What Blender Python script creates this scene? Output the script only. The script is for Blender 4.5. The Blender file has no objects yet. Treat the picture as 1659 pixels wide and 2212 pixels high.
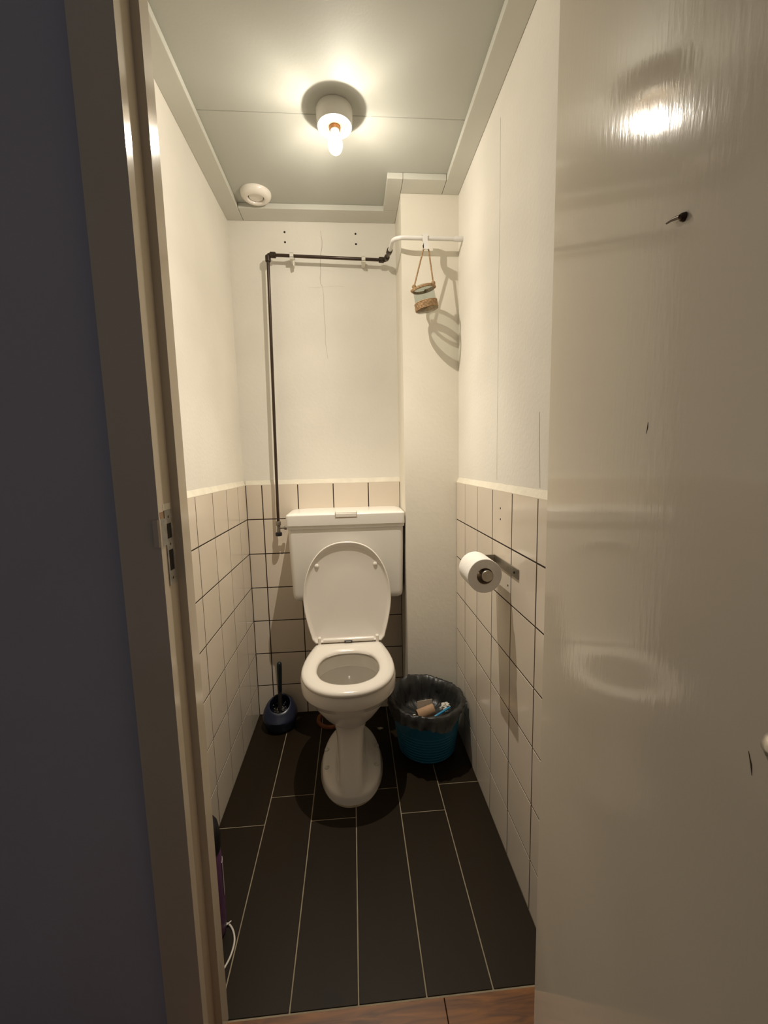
import bpy, bmesh, math, random
from mathutils import Vector, Matrix, noise
from math import sin, cos, pi, radians, sqrt, atan2

random.seed(7)
SC = bpy.context.scene
C = SC.collection

# ------------------------------------------------------------------ camera
CAMP = (0.4587, -1.8343, 1.1489)
YAW, PITCH, ROLL = 0.0739, -0.1221, -0.0221
F = Vector((sin(YAW)*cos(PITCH), cos(YAW)*cos(PITCH), sin(PITCH)))
R0 = Vector((cos(YAW), -sin(YAW), 0)); U0 = R0.cross(F)
R_ = R0*cos(ROLL)+U0*sin(ROLL); U_ = -R0*sin(ROLL)+U0*cos(ROLL)
cd = bpy.data.cameras.new('camera'); cam = bpy.data.objects.new('camera', cd); C.objects.link(cam)
cd.sensor_fit = 'HORIZONTAL'; cd.sensor_width = 36.0; cd.lens = 902.31/1659*36
cd.clip_start = 0.01; cd.clip_end = 50
m = Matrix((R_, U_, -F)).transposed().to_4x4(); m.translation = Vector(CAMP)
cam.matrix_world = m
SC.camera = cam

# ------------------------------------------------------------------ world + exposure
wd = bpy.data.worlds.new('world'); SC.world = wd; wd.use_nodes = True
bg = wd.node_tree.nodes['Background']
bg.inputs[0].default_value = (0.95, 0.93, 1.0, 1); bg.inputs[1].default_value = 0.075
SC.view_settings.view_transform = 'Standard'; SC.view_settings.look = 'None'
SC.view_settings.exposure = 0.0; SC.view_settings.gamma = 1.0; SC.view_settings.use_curve_mapping = False
LAMP_POWER = 64.0            # watts of the bulb's point light (built with the lamp below)
LAMP_COLOR = (1.0, 0.905, 0.775)
FILAMENT = 60.0

# ------------------------------------------------------------------ dimensions
W = 0.875; HB = 2.117; HC = 2.137; P = 0.153; Z1 = 0.9076; ZT = Z1+P
XC = 0.667; YC = -0.187; YF = -1.075; S = 0.008   # S: tiles stand this far proud of the plaster

# ------------------------------------------------------------------ materials
def mat(name, col, rough=0.5, metal=0.0, var=0.0, vscale=8.0, bump=0.0, bscale=60.0, spec=0.5,
        stretch=(1, 1, 1), coat=0.0, objrand=0.0, mottle=None):
    m = bpy.data.materials.new(name); m.use_nodes = True
    nt = m.node_tree; b = nt.nodes['Principled BSDF']
    b.inputs['Base Color'].default_value = (*col, 1); b.inputs['Roughness'].default_value = rough
    b.inputs['Metallic'].default_value = metal; b.inputs['Specular IOR Level'].default_value = spec
    b.inputs['Coat Weight'].default_value = coat; b.inputs['Coat Roughness'].default_value = 0.06
    tc = nt.nodes.new('ShaderNodeTexCoord'); mp = nt.nodes.new('ShaderNodeMapping')
    mp.inputs['Scale'].default_value = stretch
    nt.links.new(tc.outputs['Object'], mp.inputs[0])
    if var > 0:
        n = nt.nodes.new('ShaderNodeTexNoise'); n.inputs['Scale'].default_value = vscale; n.inputs['Detail'].default_value = 5
        nt.links.new(mp.outputs[0], n.inputs['Vector'])
        r = nt.nodes.new('ShaderNodeValToRGB')
        lo = mottle if mottle else tuple(c*(1-var) for c in col)
        r.color_ramp.elements[0].position = 0.32; r.color_ramp.elements[1].position = 0.68
        r.color_ramp.elements[0].color = (*lo, 1)
        r.color_ramp.elements[1].color = (*[min(1, c*(1+var*0.35)) for c in col], 1)
        nt.links.new(n.outputs['Fac'], r.inputs[0])
        out = r.outputs[0]
        if objrand > 0:
            oi = nt.nodes.new('ShaderNodeObjectInfo'); hs = nt.nodes.new('ShaderNodeHueSaturation')
            mr = nt.nodes.new('ShaderNodeMapRange')
            mr.inputs['To Min'].default_value = 1-objrand; mr.inputs['To Max'].default_value = 1+objrand
            nt.links.new(oi.outputs['Random'], mr.inputs['Value']); nt.links.new(mr.outputs[0], hs.inputs['Value'])
            nt.links.new(out, hs.inputs['Color']); out = hs.outputs[0]
        nt.links.new(out, b.inputs['Base Color'])
    if bump > 0:
        n2 = nt.nodes.new('ShaderNodeTexNoise'); n2.inputs['Scale'].default_value = bscale; n2.inputs['Detail'].default_value = 4
        nt.links.new(mp.outputs[0], n2.inputs['Vector'])
        bp = nt.nodes.new('ShaderNodeBump'); bp.inputs['Strength'].default_value = bump; bp.inputs['Distance'].default_value = 0.002
        nt.links.new(n2.outputs['Fac'], bp.inputs['Height']); nt.links.new(bp.outputs[0], b.inputs['Normal'])
        if coat: nt.links.new(bp.outputs[0], b.inputs['Coat Normal'])
    return m

M = {}
M['plaster'] = mat('cream_plaster', (0.85, 0.815, 0.735), 0.75, var=0.05, vscale=3, bump=0.25, bscale=90, spec=0.25)
M['chase'] = mat('chase_paint', (0.83, 0.785, 0.68), 0.6, var=0.04, vscale=4, bump=0.25, bscale=70, spec=0.3)
M['ceil'] = mat('ceiling_board_paint', (0.50, 0.505, 0.45), 0.6, var=0.03, vscale=5, bump=0.08, bscale=150, spec=0.35)
M['trim'] = mat('trim_paint', (0.62, 0.615, 0.545), 0.5, var=0.03, vscale=6, bump=0.05, bscale=80)
M['tile'] = mat('glazed_wall_tile', (0.78, 0.69, 0.57), 0.13, var=0.03, vscale=5, objrand=0.02, bump=0.04, bscale=14)
M['grout'] = mat('brown_grout', (0.045, 0.027, 0.016), 0.9, var=0.25, vscale=40)
M['ledge'] = mat('ledge_filler', (0.80, 0.75, 0.62), 0.6, var=0.08, vscale=25, bump=0.4, bscale=50)
M['floortile'] = mat('dark_brown_floor_tile', (0.016, 0.010, 0.004), 0.5, spec=0.2, var=0.22, vscale=9, objrand=0.10, bump=0.12, bscale=30, stretch=(1, 0.35, 1))
M['floorgrout'] = mat('pale_floor_grout', (0.30, 0.25, 0.17), 0.9, var=0.2, vscale=30)
M['hallwall'] = mat('hall_wall_paint', (0.52, 0.50, 0.54), 0.7, var=0.04, vscale=4, bump=0.15, bscale=80)
M['door'] = mat('glossy_door_paint', (0.86, 0.77, 0.625), 0.085, var=0.03, vscale=3, bump=0.085, bscale=150, stretch=(1, 1, 0.22))
M['frame'] = mat('frame_gloss_paint', (0.66, 0.57, 0.44), 0.16, var=0.06, vscale=9, bump=0.10, bscale=40, stretch=(1, 1, 0.3))
M['scratch'] = mat('scratch_brown', (0.14, 0.09, 0.05), 0.8)
M['crack'] = mat('crack_shadow', (0.30, 0.25, 0.19), 0.9)
M['hole'] = mat('drill_hole_dark', (0.02, 0.015, 0.01), 0.9)
M['ceramic'] = mat('white_porcelain', (0.80, 0.76, 0.69), 0.09, var=0.02, vscale=4)
M['plastic'] = mat('white_seat_plastic', (0.84, 0.79, 0.71), 0.18, var=0.015, vscale=4)
M['cist'] = mat('white_cistern_plastic', (0.80, 0.77, 0.70), 0.28, var=0.02, vscale=4)
M['gap'] = mat('dark_gap', (0.05, 0.04, 0.035), 0.8)
M['capwhite'] = mat('bolt_cap_white', (0.66, 0.63, 0.56), 0.3)
M['water'] = mat('bowl_water', (0.50, 0.49, 0.46), 0.03)
M['copper'] = mat('dark_painted_pipe', (0.055, 0.035, 0.022), 0.32, var=0.25, vscale=20, metal=0.35)
M['fitting'] = mat('dark_brass_fitting', (0.06, 0.045, 0.032), 0.35, var=0.3, vscale=50, metal=0.6)
M['valve'] = mat('tarnished_chrome', (0.36, 0.33, 0.28), 0.35, var=0.4, vscale=60, metal=0.9)
M['black'] = mat('black_plastic', (0.012, 0.012, 0.013), 0.35)
M['whitepipe'] = mat('white_pipe_paint', (0.78, 0.76, 0.72), 0.35, var=0.04, vscale=20)
M['clip'] = mat('pipe_clip_plastic', (0.75, 0.72, 0.62), 0.5)
M['rope'] = mat('jute_rope', (0.42, 0.27, 0.14), 0.9, var=0.45, vscale=160, bump=0.9, bscale=240)
M['steel'] = mat('brushed_steel', (0.42, 0.39, 0.34), 0.36, var=0.18, vscale=40, metal=1.0, stretch=(1, 12, 1))
M['zinc'] = mat('zinc_plate', (0.40, 0.38, 0.34), 0.55, var=0.3, vscale=50, metal=0.35)
M['paper'] = mat('toilet_paper_white', (0.86, 0.83, 0.77), 0.95, var=0.03, vscale=60, bump=0.3, bscale=180, spec=0.1)
M['core'] = mat('cardboard_core', (0.45, 0.33, 0.22), 0.9)
M['brushblue'] = mat('navy_brush_pot', (0.014, 0.019, 0.042), 0.30, var=0.25, vscale=18, bump=0.06, bscale=60)
M['brushblack'] = mat('black_teal_handle', (0.008, 0.016, 0.018), 0.3)
M['bristle'] = mat('dark_bristle', (0.02, 0.018, 0.015), 0.7)
M['grime'] = mat('white_flecks', (0.30, 0.27, 0.21), 0.8)
M['binblue'] = mat('teal_blue_bin', (0.008, 0.135, 0.24), 0.42, var=0.12, vscale=10)
M['bag'] = mat('black_bin_bag', (0.030, 0.030, 0.028), 0.36, var=0.3, vscale=20, bump=0.7, bscale=55)
M['card'] = mat('cardboard_tube', (0.48, 0.30, 0.18), 0.85, var=0.15, vscale=20)
M['cardin'] = mat('grey_cardboard', (0.46, 0.40, 0.32), 0.9, var=0.1, vscale=20)
M['stick'] = mat('bright_blue_plastic', (0.03, 0.26, 0.48), 0.3)
M['tissue'] = mat('white_tissue', (0.82, 0.78, 0.70), 0.95, bump=0.6, bscale=80, spec=0.1)
M['clay'] = mat('terracotta_collar', (0.20, 0.06, 0.017), 0.7, var=0.35, vscale=25, bump=0.3, bscale=60)
M['purple'] = mat('purple_can', (0.13, 0.055, 0.135), 0.35, var=0.25, vscale=14)
M['label'] = mat('pale_can_label', (0.42, 0.36, 0.36), 0.45)
M['cable'] = mat('white_cable', (0.66, 0.62, 0.54), 0.4)
M['alu'] = mat('satin_aluminium', (0.78, 0.76, 0.70), 0.28, metal=0.9)
M['hookmetal'] = mat('dark_bronze', (0.07, 0.045, 0.03), 0.4, metal=0.8)
M['lampbase'] = mat('lamp_ceramic', (0.70, 0.68, 0.62), 0.5, var=0.03, vscale=30, bump=0.1, bscale=120)
M['lampin'] = mat('lamp_inner', (0.80, 0.62, 0.40), 0.45)
M['socket'] = mat('socket_brass', (0.32, 0.17, 0.08), 0.35, metal=0.8, var=0.5, vscale=90)

def wood():
    m = bpy.data.materials.new('hall_oak_board'); m.use_nodes = True; nt = m.node_tree; b = nt.nodes['Principled BSDF']
    tc = nt.nodes.new('ShaderNodeTexCoord'); mp = nt.nodes.new('ShaderNodeMapping'); mp.inputs['Scale'].default_value = (3, 26, 3)
    n = nt.nodes.new('ShaderNodeTexNoise'); n.inputs['Scale'].default_value = 2.2; n.inputs['Detail'].default_value = 8; n.inputs['Distortion'].default_value = 1.2
    r = nt.nodes.new('ShaderNodeValToRGB')
    r.color_ramp.elements[0].color = (0.075, 0.024, 0.004, 1); r.color_ramp.elements[0].position = 0.35
    r.color_ramp.elements[1].color = (0.25, 0.092, 0.016, 1); r.color_ramp.elements[1].position = 0.66
    nt.links.new(tc.outputs['Object'], mp.inputs[0]); nt.links.new(mp.outputs[0], n.inputs['Vector'])
    nt.links.new(n.outputs['Fac'], r.inputs[0]); nt.links.new(r.outputs[0], b.inputs['Base Color'])
    b.inputs['Roughness'].default_value = 0.4
    return m
M['wood'] = wood()

def glass(name, tint, emis=0.0, ecol=(1, 1, 1, 1), fac=1.0):
    """thin-walled glass: clear transmission with Fresnel reflection (single-wall geometry)"""
    m = bpy.data.materials.new(name); m.use_nodes = True; nt = m.node_tree
    nt.nodes.clear(); o = nt.nodes.new('ShaderNodeOutputMaterial')
    t = nt.nodes.new('ShaderNodeBsdfTransparent'); t.inputs[0].default_value = tint
    g = nt.nodes.new('ShaderNodeBsdfGlossy'); g.inputs['Roughness'].default_value = 0.03
    lw = nt.nodes.new('ShaderNodeLayerWeight'); lw.inputs[0].default_value = 0.5
    pw = nt.nodes.new('ShaderNodeMath'); pw.operation = 'POWER'; pw.inputs[1].default_value = 4.0
    f = nt.nodes.new('ShaderNodeMath'); f.operation = 'MULTIPLY_ADD'; f.inputs[1].default_value = 0.45; f.inputs[2].default_value = 0.04
    nt.links.new(lw.outputs['Facing'], pw.inputs[0]); nt.links.new(pw.outputs[0], f.inputs[0])
    mx = nt.nodes.new('ShaderNodeMixShader')
    nt.links.new(f.outputs[0], mx.inputs[0]); nt.links.new(t.outputs[0], mx.inputs[1]); nt.links.new(g.outputs[0], mx.inputs[2])
    if emis:
        e = nt.nodes.new('ShaderNodeEmission'); e.inputs[0].default_value = ecol; e.inputs[1].default_value = emis
        a = nt.nodes.new('ShaderNodeAddShader'); nt.links.new(mx.outputs[0], a.inputs[0]); nt.links.new(e.outputs[0], a.inputs[1])
        nt.links.new(a.outputs[0], o.inputs[0])
    else:
        nt.links.new(mx.outputs[0], o.inputs[0])
    return m
M['glass'] = glass('clear_jar_glass', (0.76, 0.80, 0.78, 1))
M['bulb'] = glass('bulb_glass', (1, 1, 1, 1), 0.55, (1.0, 0.93, 0.80, 1))
em = bpy.data.materials.new('led_filament'); em.use_nodes = True; em.node_tree.nodes.clear()
_o = em.node_tree.nodes.new('ShaderNodeOutputMaterial'); _e = em.node_tree.nodes.new('ShaderNodeEmission')
_e.inputs[0].default_value = (1.0, 0.88, 0.62, 1); _e.inputs[1].default_value = FILAMENT
em.node_tree.links.new(_e.outputs[0], _o.inputs[0]); M['filament'] = em

# ------------------------------------------------------------------ mesh helpers (all coordinates are world metres)
class B:
    def __init__(s): s.v = []; s.f = []; s.smooth = []
    def add(s, vs, fs, smooth=True):
        k = len(s.v); s.v += [tuple(v) for v in vs]; s.f += [tuple(i+k for i in f) for f in fs]; s.smooth += [smooth]*len(fs); return s
    def box(s, x0, x1, y0, y1, z0, z1, bev=0.0, seg=2):
        bm = bmesh.new(); bmesh.ops.create_cube(bm, size=1)
        for v in bm.verts:
            v.co = Vector(((x0+x1)/2+v.co.x*(x1-x0), (y0+y1)/2+v.co.y*(y1-y0), (z0+z1)/2+v.co.z*(z1-z0)))
        if bev > 0: bmesh.ops.bevel(bm, geom=bm.edges[:], offset=bev, segments=seg, profile=0.5, affect='EDGES')
        bm.verts.index_update()
        s.add([v.co for v in bm.verts], [[v.index for v in f.verts] for f in bm.faces], False); bm.free(); return s
    def tube(s, pts, r, n=14, cap=True, radii=None):
        pts = [Vector(p) for p in pts]; k0 = len(s.v); T = []
        for i in range(len(pts)):
            a = pts[max(i-1, 0)]; b = pts[min(i+1, len(pts)-1)]; T.append((b-a).normalized())
        up = Vector((0, 0, 1)) if abs(T[0].z) < 0.9 else Vector((1, 0, 0))
        nrm = (up-T[0]*up.dot(T[0])).normalized(); vs = []; fs = []
        for i, p in enumerate(pts):
            nrm = (nrm-T[i]*nrm.dot(T[i])).normalized(); bn = T[i].cross(nrm); rr = radii[i] if radii else r
            for j in range(n):
                a = 2*pi*j/n; vs.append(p+(nrm*cos(a)+bn*sin(a))*rr)
        for i in range(len(pts)-1):
            for j in range(n):
                a = i*n+j; b = i*n+(j+1) % n; fs.append((a, b, b+n, a+n))
        if cap: fs.append(tuple(range(n))[::-1]); fs.append(tuple((len(pts)-1)*n+j for j in range(n)))
        return s.add(vs, fs)
    def lathe(s, prof, c, n=48, axis='z', close=False):
        """prof: list of (radius, height)"""
        vs = []; fs = []
        for (r, h) in prof:
            for j in range(n):
                a = 2*pi*j/n
                if axis == 'z': vs.append((c[0]+r*cos(a), c[1]+r*sin(a), c[2]+h))
                elif axis == 'y': vs.append((c[0]+r*cos(a), c[1]-h, c[2]+r*sin(a)))
                else: vs.append((c[0]+h, c[1]+r*cos(a), c[2]+r*sin(a)))
        m_ = len(prof); rng = m_ if close else m_-1
        for i in range(rng):
            for j in range(n):
                i2 = (i+1) % m_
                fs.append((i*n+j, i*n+(j+1) % n, i2*n+(j+1) % n, i2*n+j))
        if not close:
            if prof[0][0] > 1e-5: fs.append(tuple(range(n))[::-1])
            if prof[-1][0] > 1e-5: fs.append(tuple((m_-1)*n+j for j in range(n)))
        return s.add(vs, fs)
    def loft(s, rings, cap0=True, cap1=True, loop=False):
        n = len(rings[0]); vs = [p for r in rings for p in r]; fs = []; k = len(rings)
        for i in range(k if loop else k-1):
            i2 = (i+1) % k
            for j in range(n): fs.append((i*n+j, i*n+(j+1) % n, i2*n+(j+1) % n, i2*n+j))
        if not loop:
            if cap0: fs.append(tuple(range(n))[::-1])
            if cap1: fs.append(tuple((k-1)*n+j for j in range(n)))
        return s.add(vs, fs)
    def prism(s, poly, axis, a0, a1):
        """poly of 2D points extruded along an axis; axis 'y': poly is (x,z); 'x': (y,z); 'z': (x,y)"""
        def q(p, t): return {'y': (p[0], t, p[1]), 'x': (t, p[0], p[1]), 'z': (p[0], p[1], t)}[axis]
        n = len(poly); vs = [q(p, a0) for p in poly]+[q(p, a1) for p in poly]
        fs = [tuple(range(n))[::-1], tuple(range(n, 2*n))]+[(j, (j+1) % n, (j+1) % n+n, j+n) for j in range(n)]
        return s.add(vs, fs, False)

ORIG = {}
def link(name, b, material, parent=None, origin=None, xform=None, angle=38):
    me = bpy.data.meshes.new(name)
    if parent is not None: o0 = ORIG[parent.name]
    else:
        if origin is None:
            xs = [v[0] for v in b.v]; ys = [v[1] for v in b.v]; zs = [v[2] for v in b.v]
            origin = ((min(xs)+max(xs))/2, (min(ys)+max(ys))/2, min(zs))
        o0 = Vector(origin)
    vs = [Vector(v) for v in b.v]
    if xform is not None: vs = [xform @ v for v in vs]
    me.from_pydata([v-o0 for v in vs], [], b.f)
    bm = bmesh.new(); bm.from_mesh(me); bmesh.ops.recalc_face_normals(bm, faces=bm.faces[:]); bm.to_mesh(me); bm.free()
    me.polygons.foreach_set('use_smooth', b.smooth)
    if any(b.smooth):
        try: me.set_sharp_from_angle(angle=radians(angle))
        except Exception: pass
    me.materials.append(M[material] if isinstance(material, str) else material)
    ob = bpy.data.objects.new(name, me); C.objects.link(ob)
    if parent is not None: ob.parent = parent
    else: ob.location = o0
    if name in ('tank', 'cistern_lid'):
        md = ob.modifiers.new('weighted_normal', 'WEIGHTED_NORMAL'); md.keep_sharp = True
    ORIG[ob.name] = o0
    return ob
def thing(name, loc, label, cat, group=None):
    o = bpy.data.objects.new(name, None); o.empty_display_size = 0.03; C.objects.link(o); o.location = loc
    ORIG[o.name] = Vector(loc); o['label'] = label; o['category'] = cat
    if group: o['group'] = group
    return o
def tag(o, label, cat, group=None, kind=None):
    o['label'] = label; o['category'] = cat
    if group: o['group'] = group
    if kind: o['kind'] = kind
    return o
def struct(o, label, cat): return tag(o, label, cat, kind='structure')
def arc(p0, p1, p2, r, n=8):
    """points rounding corner p1 with fillet r (incl. both tangent points)"""
    p0, p1, p2 = Vector(p0), Vector(p1), Vector(p2); a = (p0-p1).normalized(); b = (p2-p1).normalized()
    ang = a.angle(b); d = r/math.tan(ang/2); c = p1+(a+b).normalized()*(r/sin(ang/2)); s = p1+a*d; e = p1+b*d
    return [c+(s-c).normalized().slerp((e-c).normalized(), i/n)*r for i in range(n+1)]

# ================================================================== THE ROOM
BX = -0.10
# --- floor with long dark tiles
fl = link('floor', B().box(-0.09, W+0.09, YF-0.004, 0.09, -0.06, -0.0016), 'floorgrout')
struct(fl, 'dark brown plank tile floor with pale grout lines', 'floor')
xs = [0.0, 0.145, 0.292, 0.4375, 0.5845, 0.731, W]; G = 0.0016
for i in range(6):
    yj = -0.600 if i % 2 == 0 else -0.490
    for (ya, yb) in ((YF, yj), (yj, 0.0)):
        gx0 = xs[i]+(0 if i == 0 else G); gx1 = xs[i+1]-(0 if i == 5 else G)
        g0 = ya+(0 if ya == YF else G); g1 = yb-(0 if yb == 0 else G)
        link('floor_tile', B().box(gx0, gx1, g0, g1, -0.010, 0.0, 0.0008, 1), 'floortile', fl)
# --- hall floor, oak boards
hf = link('floor_hall', B().box(-1.3, 1.6, -3.0, YF-0.004, -0.06, -0.012), 'grout')
struct(hf, 'warm orange-brown wooden hall floor before the threshold', 'floor')
for k in range(10):
    y1 = YF-0.004-k*0.135
    for (xa, xb) in ((-1.3, 0.62-0.4*(k % 3)), (0.622-0.4*(k % 3), 1.6)):
        link('floor_board', B().box(xa, xb, y1-0.1345, y1, -0.012, 0.0, 0.0006, 1), 'wood', hf)

# --- tiled walls
rows = [ZT-i*P for i in range(7)]+[0.0]
tile_cache = {}
def tile(parent, plane, a0, a1, z0, z1, pos):
    """one glazed tile; plane 'x+' faces +x at x=pos, 'x-' faces -x, 'y-' faces -y"""
    g = 0.0022; w = (a1-a0)-2*g; h = (z1-z0)-2*g; key = (plane, round(w, 4), round(h, 4))
    if key not in tile_cache:
        b = B(); t = 0.007; c = 0.0004
        u0, u1, v0, v1 = -w/2, w/2, -h/2, h/2
        vs = [(u0, v0, -t), (u1, v0, -t), (u1, v1, -t), (u0, v1, -t), (u0, v0, -c), (u1, v0, -c), (u1, v1, -c), (u0, v1, -c),
              (u0+c, v0+c, 0), (u1-c, v0+c, 0), (u1-c, v1-c, 0), (u0+c, v1-c, 0)]
        fs = [(8, 9, 10, 11)]+[(i, (i+1) % 4, (i+1) % 4+4, i+4) for i in range(4)]+[(i+4, (i+1) % 4+4, (i+1) % 4+8, i+8) for i in range(4)]+[(3, 2, 1, 0)]
        q = {'x+': lambda p: (p[2], p[0], p[1]), 'x-': lambda p: (-p[2], p[0], p[1]), 'y-': lambda p: (p[0], -p[2], p[1])}[plane]
        me = bpy.data.meshes.new('wall_tile'); me.from_pydata([q(p) for p in vs], [], fs)
        bm = bmesh.new(); bm.from_mesh(me); bmesh.ops.recalc_face_normals(bm, faces=bm.faces[:]); bm.to_mesh(me); bm.free()
        me.materials.append(M['tile']); tile_cache[key] = me
    o = bpy.data.objects.new('wall_tile', tile_cache[key]); C.objects.link(o); o.parent = parent
    ce = ((a0+a1)/2, (z0+z1)/2); wp = {'x+': (pos, ce[0], ce[1]), 'x-': (pos, ce[0], ce[1]), 'y-': (ce[0], pos, ce[1])}[plane]
    dn = {'x+': (random.uniform(-.0001, .0002), 0, 0), 'x-': (random.uniform(-.0002, .0001), 0, 0), 'y-': (0, random.uniform(-.0002, .0001), 0)}[plane]
    o.location = Vector(wp)+Vector(dn)-ORIG[parent.name]
    # tiny setting-out tilt, as hand-laid tiles have
    e = 0.0025
    o.rotation_euler = (random.uniform(-e, e) if plane == 'y-' else 0, random.uniform(-e, e) if plane != 'y-' else 0, random.uniform(-e, e))

wl = link('wall_left', B().box(BX, -S, YF, S+0.1, 0, 2.3), 'plaster'); struct(wl, 'left cream plaster wall above a white tiled lower half', 'wall')
wb = link('wall_back', B().box(-S, XC+0.01, S, S+0.1, 0, 2.3), 'plaster'); struct(wb, 'back cream plaster wall behind the toilet cistern, tiled below', 'wall')
wr = link('wall_right', B().box(W+S, W+0.1, YF, YC+0.02, 0, 2.3), 'plaster'); struct(wr, 'right cream plaster wall above white tiles', 'wall')
wc = link('wall_chase', B().box(XC, W+0.1, YC, S+0.1, 0, 2.3), 'chase'); struct(wc, 'boxed-in pipe chase in the right rear corner, painted cream', 'wall')
zg = ZT-0.004
link('grout_bed', B().box(-S, -0.0006, YF, 0, 0, zg), 'grout', wl)
link('grout_bed', B().box(-S, XC, 0.0006, S, 0, zg), 'grout', wb)
link('grout_bed', B().box(W+0.0006, W+S, YF, YC, 0, zg), 'grout', wr)
# sloping filler ledges on top of the tiles
Lz0, Lz1 = ZT-0.006, ZT+0.017
def ledge(parent, f, a0, a1, n=24):
    rings = []
    for i in range(n+1):
        t = a0+(a1-a0)*i/n; d = 0.0012*noise.noise(Vector((t*25, f(0, 0, t)[0], 3)))
        rings.append([f(-0.001, Lz0, t), f(0.0003+d*0.4, Lz0+0.002, t), f(-0.0085, Lz1+d*2, t), f(-0.012, Lz1+d*2, t), f(-0.012, Lz0, t)])
    link('ledge', B().loft(rings), 'ledge', parent)
ledge(wl, lambda d, z, t: (d, t, z), YF, 0.0)
ledge(wb, lambda d, z, t: (t, -d, z), 0.0, XC)
ledge(wr, lambda d, z, t: (W-d, t, z), YF, YC)
ey = [0.0, -0.1238]
while ey[-1]-P > YF: ey.append(ey[-1]-P)
ey.append(YF)
for i in range(len(ey)-1):
    for j in range(7): tile(wl, 'x+', ey[i+1], ey[i], rows[j+1], rows[j], 0.0)
ex = [0.0, 0.0685, 0.2215, 0.3745, 0.5275, XC]
for i in range(len(ex)-1):
    for j in range(7): tile(wb, 'y-', ex[i], ex[i+1], rows[j+1], rows[j], 0.0)
er = [YC, -0.3131]
while er[-1]-P > YF: er.append(er[-1]-P)
er.append(YF)
for i in range(len(er)-1):
    for j in range(7): tile(wr, 'x-', er[i+1], er[i], rows[j+1], rows[j], W)

# drill holes and hairline cracks
def hole_y(x, z, r): link('drill_hole', B().lathe([(0.0, 0.0006), (r*0.8, 0.0006), (r, 0.0002), (r, -0.001)], (x, S, z), 12, 'y'), 'hole', wb)
for x, z in ((0.216, 2.077), (0.216, 2.039), (0.503, 2.075), (0.504, 2.036)): hole_y(x, z, 0.0042)
for y, z in ((-0.686, 1.008), (-0.687, 0.977), (-0.751, 0.802)):
    link('drill_hole', B().lathe([(0.0, -0.0006), (0.0028, -0.0006), (0.0034, 0.001)], (W, y, z), 12, 'x'), 'hole', wr)
def crack(parent, pts, w, ax):
    b = B(); vs = []; fs = []
    for i, p in enumerate(pts):
        ww = w*(0.5+0.5*sin(pi*(i+0.6)/len(pts)))
        if ax == 'y': vs += [(p[0]-ww, S-0.0004, p[1]), (p[0]+ww, S-0.0004, p[1]), (p[0]+ww, S+0.001, p[1]), (p[0]-ww, S+0.001, p[1])]
        else: vs += [(W+S-0.0004, p[0]-ww, p[1]), (W+S-0.0004, p[0]+ww, p[1]), (W+S+0.001, p[0]+ww, p[1]), (W+S+0.001, p[0]-ww, p[1])]
    for i in range(len(pts)-1):
        for j in range(4): fs.append((i*4+j, i*4+(j+1) % 4, i*4+4+(j+1) % 4, i*4+4+j))
    link('crack', b.add(vs, fs, False), 'crack', parent)
crack(wb, [(0.362, 2.085), (0.363, 2.06), (0.366, 2.045), (0.364, 2.02), (0.359, 1.999), (0.358, 1.98), (0.355, 1.96), (0.356, 1.93), (0.352, 1.90), (0.354, 1.88), (0.361, 1.868)], 0.0007, 'y')
crack(wb, [(0.361, 1.868), (0.364, 1.83), (0.363, 1.76), (0.366, 1.70), (0.364, 1.65), (0.372, 1.58)], 0.0004, 'y')
crack(wb, [(0.30, 1.866), (0.33, 1.8645), (0.361, 1.868), (0.41, 1.872), (0.45, 1.871)], 0.0004, 'y')
crack(wr, [(-0.63, 2.05), (-0.632, 1.8), (-0.629, 1.6), (-0.631, 1.4), (-0.63, 1.2), (-0.631, 1.085)], 0.00022, 'x')
crack(wr, [(-0.905, 1.25), (-0.908, 1.18), (-0.913, 1.12), (-0.916, 1.08)], 0.0007, 'x')

# --- ceiling: two boards with a seam, plus perimeter battens
ce = link('ceiling', B().box(BX, W+0.1, YF-0.1, S+0.1, HC+0.012, HC+0.08), 'gap'); struct(ce, 'pale grey boarded ceiling with a seam across the middle', 'ceiling')
link('ceiling_board', B().box(-S, W+S, -0.4985, S, HC, HC+0.014, 0.0012, 1), 'ceil', ce)
link('ceiling_board', B().box(-S, W+S, YF, -0.4997, HC, HC+0.014, 0.0012, 1), 'ceil', ce)
def batten(i, x0, x1, y0, y1, label):
    struct(link('trim_%d' % i, B().box(x0, x1, y0, y1, HB, HC-0.0002, 0.0018, 2), 'trim'), label, 'trim')
batten(1, -S, 0.055, YF, S-0.0006, 'pale ceiling batten along the left wall')
batten(2, 0.0562, XC-0.0006, -0.078, S-0.0006, 'pale ceiling batten along the back wall beside the vent')
batten(3, 0.612, XC-0.0006, -0.268, -0.0788, 'short ceiling batten running beside the boxed-in corner')
batten(4, XC+0.0004, 0.8195, -0.268, YC-0.0006, 'short ceiling batten across the front of the boxed-in corner')
batten(5, 0.8208, W+S-0.0006, YF, YC-0.0006, 'pale ceiling batten along the right wall')

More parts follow.
